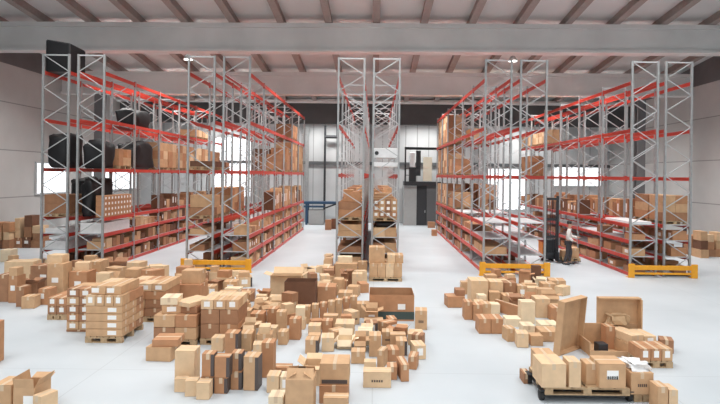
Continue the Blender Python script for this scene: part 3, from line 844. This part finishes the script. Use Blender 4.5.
# centre-left
for li in (0,1,2): shelf_fill('centre-left', 1, li, range(0, 6), .95, .48, (0,2,3,0,1,2))
for li in (0,1,2): shelf_fill('centre-left', 0, li, range(0, 3), .6, .34, (0,2,5), face=-1, wr=(.4,.8))
load('centre-left', 0, 3, 0, 2, 2, 1, .3, (2,0)); load('centre-left', 0, 3, 1, 2, 2, 3, .35, (2,3,0))
cand('centre-left', 0, 3, RUNS[('centre-left',0)]+DEP/2, Y0+.65, 2.52, .95, .9, .5, 0, 0, 0, 500)
shelf_fill('centre-left', 1, 3, range(2, 6), .97, 1.15, (2,3,5,2,0), .6, seed=3, wr=(.32,.6))
load('centre-left', 1, 4, 3, 2, 2, 3, .42, (2,3), pal=True, drop=.3); load('centre-left', 1, 4, 4, 2, 2, 4, .42, (2,3,0)); load('centre-left', 1, 4, 5, 2, 2, 4, .42, (3,0)); load('centre-left', 0, 4, 4, 2, 2, 3, .42, (2,5))
load('centre-left', 1, 5, 4, 2, 2, 2, .4, (2,3)); load('centre-left', 0, 4, 0, 2, 2, 1, .22, (5,2), two=True)
# middle
for li in (0,1,2):
    load('centre', 0, li, 0, 1, 1, (2,1,2)[li], .24, ((3,0),(3,2),(3,0))[li], pal=False, w=.95, d=1.1)
    load('centre', 1, li, 0, 2, 1, (3,1,1)[li], (.15,.4,.36)[li], ((3,0),(0,2),(0,1,2))[li], pal=False, w=.95, d=1.1)
    shelf_fill('centre', 0, li, range(1, 6), .9, .45, (2,3,5,0), face=-1); shelf_fill('centre', 1, li, range(1, 6), .9, .45, (2,3,5,0), face=1)
load('centre', 0, 3, 0, 1, 2, 2, .3, (3,2), w=.95); load('centre', 1, 3, 0, 4, 2, 3, .24, (0,3,2), lab=1, w=.98)
for k in (1,2,3,4,5): load('centre', 0, 3, k, 2, 2, 3, .34, (2,3,0), drop=.4); load('centre', 1, 3, k, 2, 2, 3, .34, (2,3,0), drop=.4)
# centre-right
for li in (0,1,2): shelf_fill('centre-right', 0, li, range(2, 6), .9, .45, (2,3,5,0)); shelf_fill('centre-right', 0, li, (1,), .35, .3)
load('centre-right', 0, 1, 0, 1, 2, 1, .3, (0,), pal=False, w=.9); load('centre-right', 0, 2, 1, 2, 3, 1, .26, (3,0), pal=False, w=.9)
shelf_fill('centre-right', 1, 0, range(0, 5), .4, .35, face=-1)
for li, nz in ((3,3),(4,4),(5,4)):
    for k in (4,5): load('centre-right', 0, li, k, 2, 2, nz, .40, (0,2,3,1))
load('centre-right', 0, 4, 3, 2, 2, 2, .4, (2,3,0), drop=.3); load('centre-right', 0, 3, 3, 2, 2, 2, .4, (2,3,0), drop=.3); 
load('centre-right', 1, 3, 3, 2, 2, 3, .42, (2,5,3)); load('centre-right', 1, 3, 4, 2, 2, 3, .42, (2,5,3)); load('centre-right', 1, 5, 4, 2, 2, 2, .4, (0,1))
# far-right
for li in (0,1,2): shelf_fill('far-right', 0, li, range(0, 6), (.55,.3,.25)[li], .34, (2,0,3), wr=(.35,.8)); shelf_fill('far-right', 1, li, range(0, 4), .75, .4, (2,0,3), face=1)
shelf_fill('far-right', 0, 3, range(2, 6), .95, .75, (0,3,2,5), .5); shelf_fill('far-right', 1, 3, range(1, 5), .9, .9, (0,3,2), .5, face=-1)
load('far-right', 1, 3, 0, 2, 2, 3, .34, (0,3,2), w=.98); load('far-right', 0, 5, 4, 2, 2, 2, .4, (0,1)); load('far-right', 0, 5, 5, 2, 2, 2, .4, (0,1)); load('far-right', 0, 4, 5, 2, 2, 3, .4, (2,3))

CAND.sort(key=lambda c: -c['s'])
KEEP = CAND[:300]; REST = CAND[300:]
print('floor records', NF, 'shelf cartons', len(CAND))
KEEP.sort(key=lambda c: (c['rn'], c['half'], c['li'], round(c['y'], 2), round(c['x'], 2), c['z']))
cnt = {}
HN = {0: 'left', 1: 'right'}
for c in KEEP:
    bay = int((c['y']-Y0)//BAY); key = (c['rn'], c['half'], c['li'], bay, c['what'])
    cnt[key] = cnt.get(key, 0)+1; i = cnt[key]-1
    o = carton(c['x'], c['y'], c['z'], c['w'], c['d'], c['h'], 0, c['tone'], 0, name='shelf_carton')
    if c['lab']:
        b = MB(); w, d, h = c['w'], c['d'], c['h']; fx = 1 if c['x'] < 0 else -1
        pass
        if c['rn'] == 'centre': b.box(-w*.25, w*.25, -d/2-.003, -d/2, h*.25, h*.75)
        else: b.box(*sorted((fx*w/2, fx*(w/2+.003))), -d*.2, d*.2, h*.3, h*.75)
        b.obj('shipping_label', M['label'], o)['label'] = 'white paper label'
    side = HN[c['half']]
    nm = 'small labelled carton' if c['what'] else TONE[c['tone']]+' carton'
    tag(o, '%s, %s shelf of %s rack, %s half, %s bay, %s there' % (nm, LVN[c['li']], WORD[c['rn']], side, ORD[bay], nth(i)), 'box', 'cartons on the rack shelves')
b = [MB() for _ in KR]
# one object, the remaining far and small ones
me = bpy.data.meshes.new('distant_cartons'); V, Fc, MI = [], [], []
for c in REST:
    m_ = MB().box(c['x']-c['w']/2, c['x']+c['w']/2, c['y']-c['d']/2, c['y']+c['d']/2, c['z'], c['z']+c['h'])
    n_ = len(V); V += m_.v; Fc += [tuple(n_+i for i in f) for f in m_.f]; MI += [c['tone']]*6
me.from_pydata(V, [], Fc)
for k in KR: me.materials.append(k)
for p_, i in zip(me.polygons, MI): p_.material_index = i
import sys
for q in C.objects:
    if q.get('label') and len(q['label'].replace('-',' ').split()) > 16: print('LONG', q.name, q['label'])
o = bpy.data.objects.new('distant_cartons', me); C.objects.link(o)
tag(o, 'the many small cartons filling the farther bays of the rack shelves', 'boxes', kind='stuff')
seenp = {}
pm0 = None
for (rn, half, li, bay, q, x, y, z) in LOADP:
    pallet(x, y, z, .98, 1.12, 0, 'pallet on %s level of %s rack, %s half, %s bay, %s one' % (LVN[li], WORD[rn], HN[half], ORD[bay], 'front' if q == 0 else 'rear'), 'pallets on the racks')

# black wrapped goods
def black(rn, half, li, x0, x1, y0, y1, h, label, seed, m='black', name='black_wrapped_bundle', cat='bundle', bumpy=.10):
    z = levz(rn, li)+.002
    X0 = RUNS[(rn, half)]
    o = lump(name, M[m], X0+(x0+x1)/2, (y0+y1)/2+Y0, z, (x1-x0)/2*.92, (y1-y0)/2*.92, h/2, seed, bumpy)
    return tag(o, label, cat)
bb = empty('black_wrapped_crate', (RUNS[('far-left',0)]+.52, Y0+1.1, 7.932))
q = MB(); q.hexa([Vector(p_) for p_ in ((-.5,-.95,0),(.5,-.95,0),(.5,.25,0),(-.5,.25,0),(-.5,-.95,1.3),(.5,-.95,1.15),(.5,.25,1.1),(-.5,.25,1.25))]); q.obj('wrapping', M['black'], bb, .05)
q = MB()
for yy in (-.6,-.1): q.box(-.512,.512,yy-.02,yy+.02,.0,.06)
q.obj('strap', M['dark'], bb); tag(bb, 'tall black wrapped crate on the very top of the far-left rack', 'crate')
black('far-left', 0, 4, .05, 1.05, .15, 1.5, 1.45, 'black wrapped bundle at eye level in the front left bay of the far-left rack', 2)
black('far-left', 1, 4, .05, 1.05, .15, 1.25, 1.15, 'black wrapped bundle at eye level, right of the first on the far-left rack', 4)
black('far-left', 1, 4, .02, 1.06, 2.95, 5.5, 1.3, 'large black wrapped bundle at eye level in the second bay, far-left rack', 8)
black('far-left', 1, 5, .02, 1.06, 3.0, 5.0, .85, 'black wrapped bundle on the upper level of the far-left rack, second bay', 10)
black('far-left', 0, 3, .25, 1.12, 1.45, 2.65, 1.6, 'black draped bundle behind the brown cartons at the front left of the far-left rack', 18)
black('far-left', 1, 3, .02, .62, .15, 1.9, 1.55, 'tall black bag left of the small labelled cartons on the far-left rack', 14, bumpy=.16)
# white sheets
def sheets(rn, half, li, x0, x1, y0, y1, n_, label, t=.045, seed=0, m='white'):
    z = levz(rn, li)+.006; r = random.Random(seed); X0 = RUNS[(rn, half)]
    o = empty('stack_of_sheets', (X0+(x0+x1)/2, Y0+(y0+y1)/2, z))
    for i in range(n_):
        b = MB(); b.box(-(x1-x0)/2, (x1-x0)/2, -(y1-y0)/2, (y1-y0)/2, i*t, i*t+t*.85)
        b.obj('sheet', M[m], o, .006)
    return tag(o, label, 'sheets')
sheets('far-left', 1, 2, .1, 1.0, .15, 2.6, 9, 'stack of white wrapped panels under the black bag on the far-left rack')
sheets('far-left', 0, 1, .1, 1.0, .15, 2.6, 7, 'stack of white panels low in the left side of the far-left rack')
sheets('far-left', 0, 2, .1, 1.0, .15, 2.6, 4, 'thin stack of white panels on the third shelf, left side, far-left rack')
sheets('centre-left', 0, 2, .1, 1.0, 3.0, 5.4, 4, 'thin stack of white panels in the left side of the centre-left rack')
sheets('centre-left', 1, 2, .05, .4, .2, 2.5, 3, 'narrow stack of white strips at the front of the centre-left rack') if False else None
sheets('far-right', 0, 3, .1, 1.0, .2, 2.5, 2, 'thin stack of white panels on the front of the far-right rack')
# dark dome on the middle rack and white ventilation unit
o = lump('black_wrapped_bundle', M['black'], RUNS[('centre',1)]+.55, Y0+.6, 1.43+.006+.362, .4, .3, .11, 16, .1); tag(o, 'small black bundle on cartons in the front of the middle rack', 'bundle')
pr_ = MB(); x = RUNS[('centre',0)]+.55; zt = 2.072+.144+.6+.003
pr_.hexa([Vector(p_) for p_ in ((-.42,-.45,0),(.45,-.45,0),(.45,.5,0),(-.42,.5,0),(0.1,-.4,.42),(.42,-.4,.44),(.42,.45,.44),(.1,.45,.42))])
o = pr_.obj('collapsed_carton', KR[3], None, .01); o.location = (x, Y0+.7, zt); tag(o, 'slumped reddish carton on top in the left front of the middle rack', 'box')
o = empty('stack_of_boards', (RUNS[('centre',1)]+.52, Y0+.7, 2.072+.144+.72+.003))
for i in range(5): MB().box(-.5+i*.03, .45-i*.05, -.5, .5, i*.05, i*.05+.042).obj('board', KR[3 if i % 2 else 0], o)
tag(o, 'stack of brown boards above the small labelled cartons on the middle rack', 'boards')
u = empty('air_heater', (RUNS[('centre',1)]+.56, Y0+.7, 3.952))
MB().box(-.5,.5,-.5,.5,.66,1.05).obj('housing', M['white'], u, .02)
MB().box(-.5,.5,-.55,.45,.3,.48).obj('base_tray', M['white'], u, .01)
for sx in (-.42,.42):
    for sy in (-.45,.4): MB().box(sx-.03,sx+.03,sy-.03,sy+.03,0,.66).obj('leg', M['brace'], u)
MB().tube((-.36,-.5,.85),(-.36,-.53,.85),.08,16).obj('fan_opening', M['dark'], u)
tag(u, 'white boxy unit with a round dark opening on the middle rack at eye level', 'machine')
o = empty('lamp_head', (0,0,0)); bpy.data.objects.remove(o)

# ------------------------------------------------------------------ far end: office, blue table
of = empty('mezzanine_office', (3.75, 43.6, 0))
MB().box(-1.45,1.6,-.9,1.2,3.15,3.45).obj('platform', M['dark'], of)
MB().box(-1.45,-.45,-.6,1.2,0,3.15).obj('wall_panel', M['grey'], of)
MB().box(.35,1.6,-.6,1.2,0,3.15).obj('wall_panel', M['baytrim'], of)
dd = MB().box(-.45,.35,-.5,-.42,0,3.15).obj('door', M['dark'], of); MB().box(.2,.25,-.56,-.5,1.0,1.2).obj('handle', M['brace'], dd)
MB().box(-1.45,1.6,-.85,-.7,5.95,6.15).obj('top_beam', M['dark'], of)
for x in (-1.38, 1.52): MB().box(x-.06,x+.06,-.85,-.73,3.45,5.95).obj('post', M['dark'], of)
b = MB()
for z in (3.95, 4.45): b.bar((-1.38,-.8,z),(-.9,-.8,z),.05)
b.obj('guard_rail', M['dark'], of)
MB().box(-1.0,-.6,-.5,0,4.6,5.75).obj('cabinet', M['white'], of, .02)
MB().box(-1.05,-.5,-.45,.1,3.45,4.55).obj('cabinet_stand', M['dark'], of)
MB().box(-.5,-.15,-.5,0,3.9,5.9).obj('cabinet_side', M['dark'], of)
MB().box(.05,.75,-.4,-.3,3.5,5.4).obj('door_panel', M['cream'], of)
tag(of, 'dark two-storey office booth with a cream panel upstairs at the hall end', 'office')
bt = empty('loading_table', (-4.1, 43.0, 0))
MB().box(-1.4,1.4,-.6,.6,1.62,1.8).obj('table_top', M['blue'], bt); MB().box(-1.4,.2,-.65,-.55,1.35,1.5).obj('rail', M['blue'], bt)
for x in (-1.2,1.2):
    for y in (-.5,.5): MB().box(x-.08,x+.08,y-.08,y+.08,0,1.62).obj('leg', M['blue'], bt)
MB().bar((.2,-.62,1.3),(1.4,-.62,1.75),.12).obj('arm', M['dark'], bt)
tag(bt, 'blue steel loading platform on legs at the far end, left of the middle rack', 'table')
cb = MB().box(-.6,.6,-.4,.4,0,1.15).obj('storage_bin', M['grey'], None, .03); cb.location = (-4.55, 42.9, 0.0); tag(cb, 'plain grey bin under the blue loading platform', 'bin')
hl = MB().tube((0,0,0),(0,0,-.28),.16,14,.28); 
for i, (x, y) in enumerate(((-10.2, 29.6),(7.4,29.6))):
    l = empty('ceiling_lamp', (x, y, zroof(x,y)-.02))
    MB().tube((0,0,.0),(0,0,-.25),.03,8).obj('stem', M['brace'], l)
    MB().tube((0,0,-.25),(0,0,-.5),.12,16,.26).obj('lamp_shade', M['brace'], l)
    mm = mat('lit_lamp_%d' % i, (1,.98,.92), .5, emit=6); MB().tube((0,0,-.49),(0,0,-.515),.22,16).obj('bulb', mm, l)
    tag(l, 'lit round lamp under the roof above the %s rack' % ('centre-left' if x < 0 else 'centre-right'), 'lamp', 'roof lamps')
pp = MB().tube((16.6,29.2,0),(16.6,29.2,2.1),.1,14).obj('bollard_post', M['dark']); tag(pp, 'dark upright post by the right wall among the stacked goods', 'post')

# ------------------------------------------------------------------ stacker truck
X, Y, s = unproj(553, 262)
st = empty('stacker_truck', (X, Y, 0), 0)
for sx in (-.36, .2):
    MB().box(sx-.05,sx+.05,.0,.1,.08,3.05).obj('mast_rail', M['dark'], st)
b = MB()
for z in (.3,1.1,1.9,2.85): b.box(-.31,.15,.02,.08,z,z+.12)
b.obj('mast_bar', M['dark'], st)
b = MB()
for i in range(6): b.bar((-.27+i*.077,.05,.4),(-.27+i*.077,.05,2.8),.026)
b.obj('mast_grille', M['dark'], st)
MB().box(-.42,.16,.12,.75,.1,1.05).obj('motor_housing', M['dark'], st, .04)
MB().box(-.46,-.42,.12,.75,.15,.95).obj('side_panel', M['orange'], st, .008)
for sy in (-.32,-.02): MB().box(.14,1.15,sy-.06,sy+.06,.08,.13).obj('fork', M['dark'], st)
MB().box(.1,.16,-.4,.06,.06,.5).obj('fork_carriage', M['dark'], st)
for x, y in ((-.3,.25),(-.3,.65),(.05,.25),(.05,.65)): MB().tube((x-.04,y,.09),(x+.04,y,.09),.09,14).obj('wheel', M['rubber'], st)
tag(st, 'black stacker truck with a tall mast in the aisle beside the man', 'forklift')
pallet(X+.68, Y-.17, .131, .8, .7, 0, 'small pallet on the forks of the stacker truck')
for i, (dx, w, h) in enumerate(((-.18,.36,.3),(.2,.34,.42))):
    o = carton(X+.68+dx, Y-.17, .131+.146, w, .5, h, 0, 0, 2, seed=77+i); tag(o, '%s carton of the two riding on the stacker truck forks' % ('left' if i == 0 else 'right'), 'box')

# ------------------------------------------------------------------ the man
def skin_obj(name, verts, edges, rad, m, parent, root=0, sub=2):
    me = bpy.data.meshes.new(name); me.from_pydata(verts, edges, [])
    o = mobj(name, me, m, parent)
    sk = o.modifiers.new('skin', 'SKIN')
    for i, v in enumerate(me.skin_vertices[0].data):
        rr = rad[i]; v.radius = rr if isinstance(rr, tuple) else (rr, rr)
        v.use_root = (i == root)
    s_ = o.modifiers.new('sub', 'SUBSURF'); s_.levels = sub; s_.render_levels = sub
    sk.use_smooth_shade = True
    return o
def person(x, y, rz):
    p_ = empty('person', (x, y, 0), rz)
    # local: faces +x, left is +y
    J = {'pel':(0,0,.98),'wa':(0,0,1.12),'ch':(.02,0,1.33),'nk':(.03,0,1.52),'hb':(.05,0,1.60),'hd':(.06,0,1.69),'ht':(.05,0,1.75),
         'lh':(0,.10,.92),'lk':(.10,.12,.50),'la':(.04,.13,.09),'lt':(.2,.14,.05),
         'rh':(0,-.10,.92),'rk':(-.02,-.12,.50),'ra':(-.14,-.13,.10),'rt':(.02,-.14,.05),
         'ls':(.02,.19,1.45),'le':(.12,.24,1.17),'lw':(.36,.18,1.14),'lp':(.44,.17,1.15),
         'rs':(.02,-.19,1.45),'re':(.0,-.26,1.17),'rw':(.20,-.24,1.02),'rp':(.27,-.23,1.0)}
    R = {'pel':(.13,.10),'wa':(.13,.10),'ch':(.155,.11),'nk':.055,'hb':.07,'hd':.088,'ht':.07,'lh':.09,'lk':.06,'la':.04,'lt':.035,'rh':.09,'rk':.06,'ra':.04,'rt':.035,
         'ls':.06,'le':.042,'lw':.03,'lp':.036,'rs':.06,'re':.042,'rw':.03,'rp':.036}
    E = [('pel','wa'),('wa','ch'),('ch','nk'),('nk','hb'),('hb','hd'),('hd','ht'),('pel','lh'),('lh','lk'),('lk','la'),('la','lt'),('pel','rh'),('rh','rk'),('rk','ra'),('ra','rt'),
         ('ch','ls'),('ls','le'),('le','lw'),('lw','lp'),('ch','rs'),('rs','re'),('re','rw'),('rw','rp')]
    V = dict(J); RR = dict(R); EE = list(E)
    V['nose'] = (.155,0,1.675); RR['nose'] = .012; EE.append(('hd','nose'))
    for s_ in (1,-1):
        V['ear%d' % s_] = (.05, s_*.09, 1.68); RR['ear%d' % s_] = .018; EE.append(('hd','ear%d' % s_))
    for a, sg in (('lp', 1), ('rp', -1)):
        bx_, by_, bz_ = J[a]
        for k in range(4):
            f1 = '%sf%d' % (a, k); f2 = f1+'t'
            V[f1] = (bx_+.05, by_+(k-1.5)*.019, bz_-.005); V[f2] = (bx_+.085-.006*abs(k-1.5), by_+(k-1.5)*.02, bz_-.03)
            RR[f1] = .009; RR[f2] = .008; EE += [(a, f1), (f1, f2)]
        V[a+'th'] = (bx_+.01, by_-sg*.045, bz_+.005); RR[a+'th'] = .01; V[a+'tt'] = (bx_+.045, by_-sg*.055, bz_-.01); RR[a+'tt'] = .009
        EE += [(a, a+'th'), (a+'th', a+'tt')]
    ks = list(V); ix = {k: i for i, k in enumerate(ks)}
    skin_obj('body', [V[k] for k in ks], [(ix[a], ix[b_]) for a, b_ in EE], [RR[k] for k in ks], M['skin'], p_, 0)
    def sub_(name, keys, edges, grow, m, over={}):
        ii = {k: i for i, k in enumerate(keys)}
        rr = []
        for k in keys:
            q_ = RR[k] if k in RR else .05
            rr.append(tuple(c+grow for c in q_) if isinstance(q_, tuple) else q_+grow)
        skin_obj(name, [over.get(k, V.get(k)) for k in keys], [(ii[a], ii[b_]) for a, b_ in edges], rr, m, p_, 0)
    sub_('shirt', ['ch','wa','pel','nk','ls','le','lw','rs','re','rw'], [('ch','wa'),('wa','pel'),('ch','nk'),('ch','ls'),('ls','le'),('le','lw'),('ch','rs'),('rs','re'),('re','rw')], .018, M['shirt'], {'nk':(.03,0,1.48),'pel':(0,0,.95)})
    sub_('trousers', ['pel','lh','lk','la','rh','rk','ra'], [('pel','lh'),('lh','lk'),('lk','la'),('pel','rh'),('rh','rk'),('rk','ra')], .02, M['trousers'])
    for a, b_ in (('la','lt'),('ra','rt')):
        ax, ay, az = J[a]; bx_, by_, bz_ = J[b_]
        o = MB().box(ax-.08, bx_+.06, ay-.05, ay+.05, 0, .09).obj('shoe', M['dark'], p_, .02)
    h_ = lump('hair', M['hair'], 0, 0, 0, .098, .088, .075, 2, .02, 2); h_.parent = p_; h_.location = (.035, 0, 1.69)
    for s_ in (1,-1):
        e = MB().tube((.137, s_*.03, 1.70), (.147, s_*.03, 1.70), .009, 8).obj('eye', M['eye'], p_)
    MB().box(.128,.14,-.025,.025,1.632,1.64).obj('mouth', M['redtape'], p_)
    p_.scale = (1.07,)*3
    tag(p_, 'person in a white shirt and dark trousers standing in the right aisle', 'person')
X, Y, s = unproj(568, 264.5)
person(X, Y, math.radians(-20))

# ------------------------------------------------------------------ light
w = bpy.data.worlds.new('world'); sc.world = w; w.use_nodes = True
bg = w.node_tree.nodes['Background']; bg.inputs['Color'].default_value = (.93,.97,1.0,1); bg.inputs['Strength'].default_value = 1.0
def roof_area_light(x, y, z, sx, sy, power, col=(1,.985,.96)):
    l = bpy.data.lights.new('roof_area_light', 'AREA'); l.shape = 'RECTANGLE'; l.size = sx; l.size_y = sy; l.energy = power; l.color = col; l.spread = math.radians(128)
    o = bpy.data.objects.new('roof_area_light', l); C.objects.link(o); o.location = (x, y, z)
for y in (3.5, 8.0, 14.5, 20.5):
    for x in (-10, 0, 10): roof_area_light(x, y, zroof(x, y)-.1, 5, 2.2, 275 if y > 5 else 160)
for x in (-13.6,-9.0,-2.6, 2.6,8.6,13.6): roof_area_light(x, 27.2, 10.6, 3.4, 1.0, 370)  # unseen area lights added behind the front girder to light the aisles
for x in (-13.6,-9.0,-2.6, 2.6,8.6,13.6): roof_area_light(x, 34.9, 9.75, 3.4, 1.0, 340)  # unseen row added behind the next girder for the rear aisles
for x in (-12, -4, 4, 12): roof_area_light(x, 43.0, 8.9, 3.4, .8, 270)  # unseen fill row added behind the last beam to brighten the back wall
sc.view_settings.view_transform = 'Standard'; sc.view_settings.look = 'None'; sc.view_settings.gamma = 1
sc.view_settings.use_curve_mapping = False; sc.view_settings.exposure = 0.13
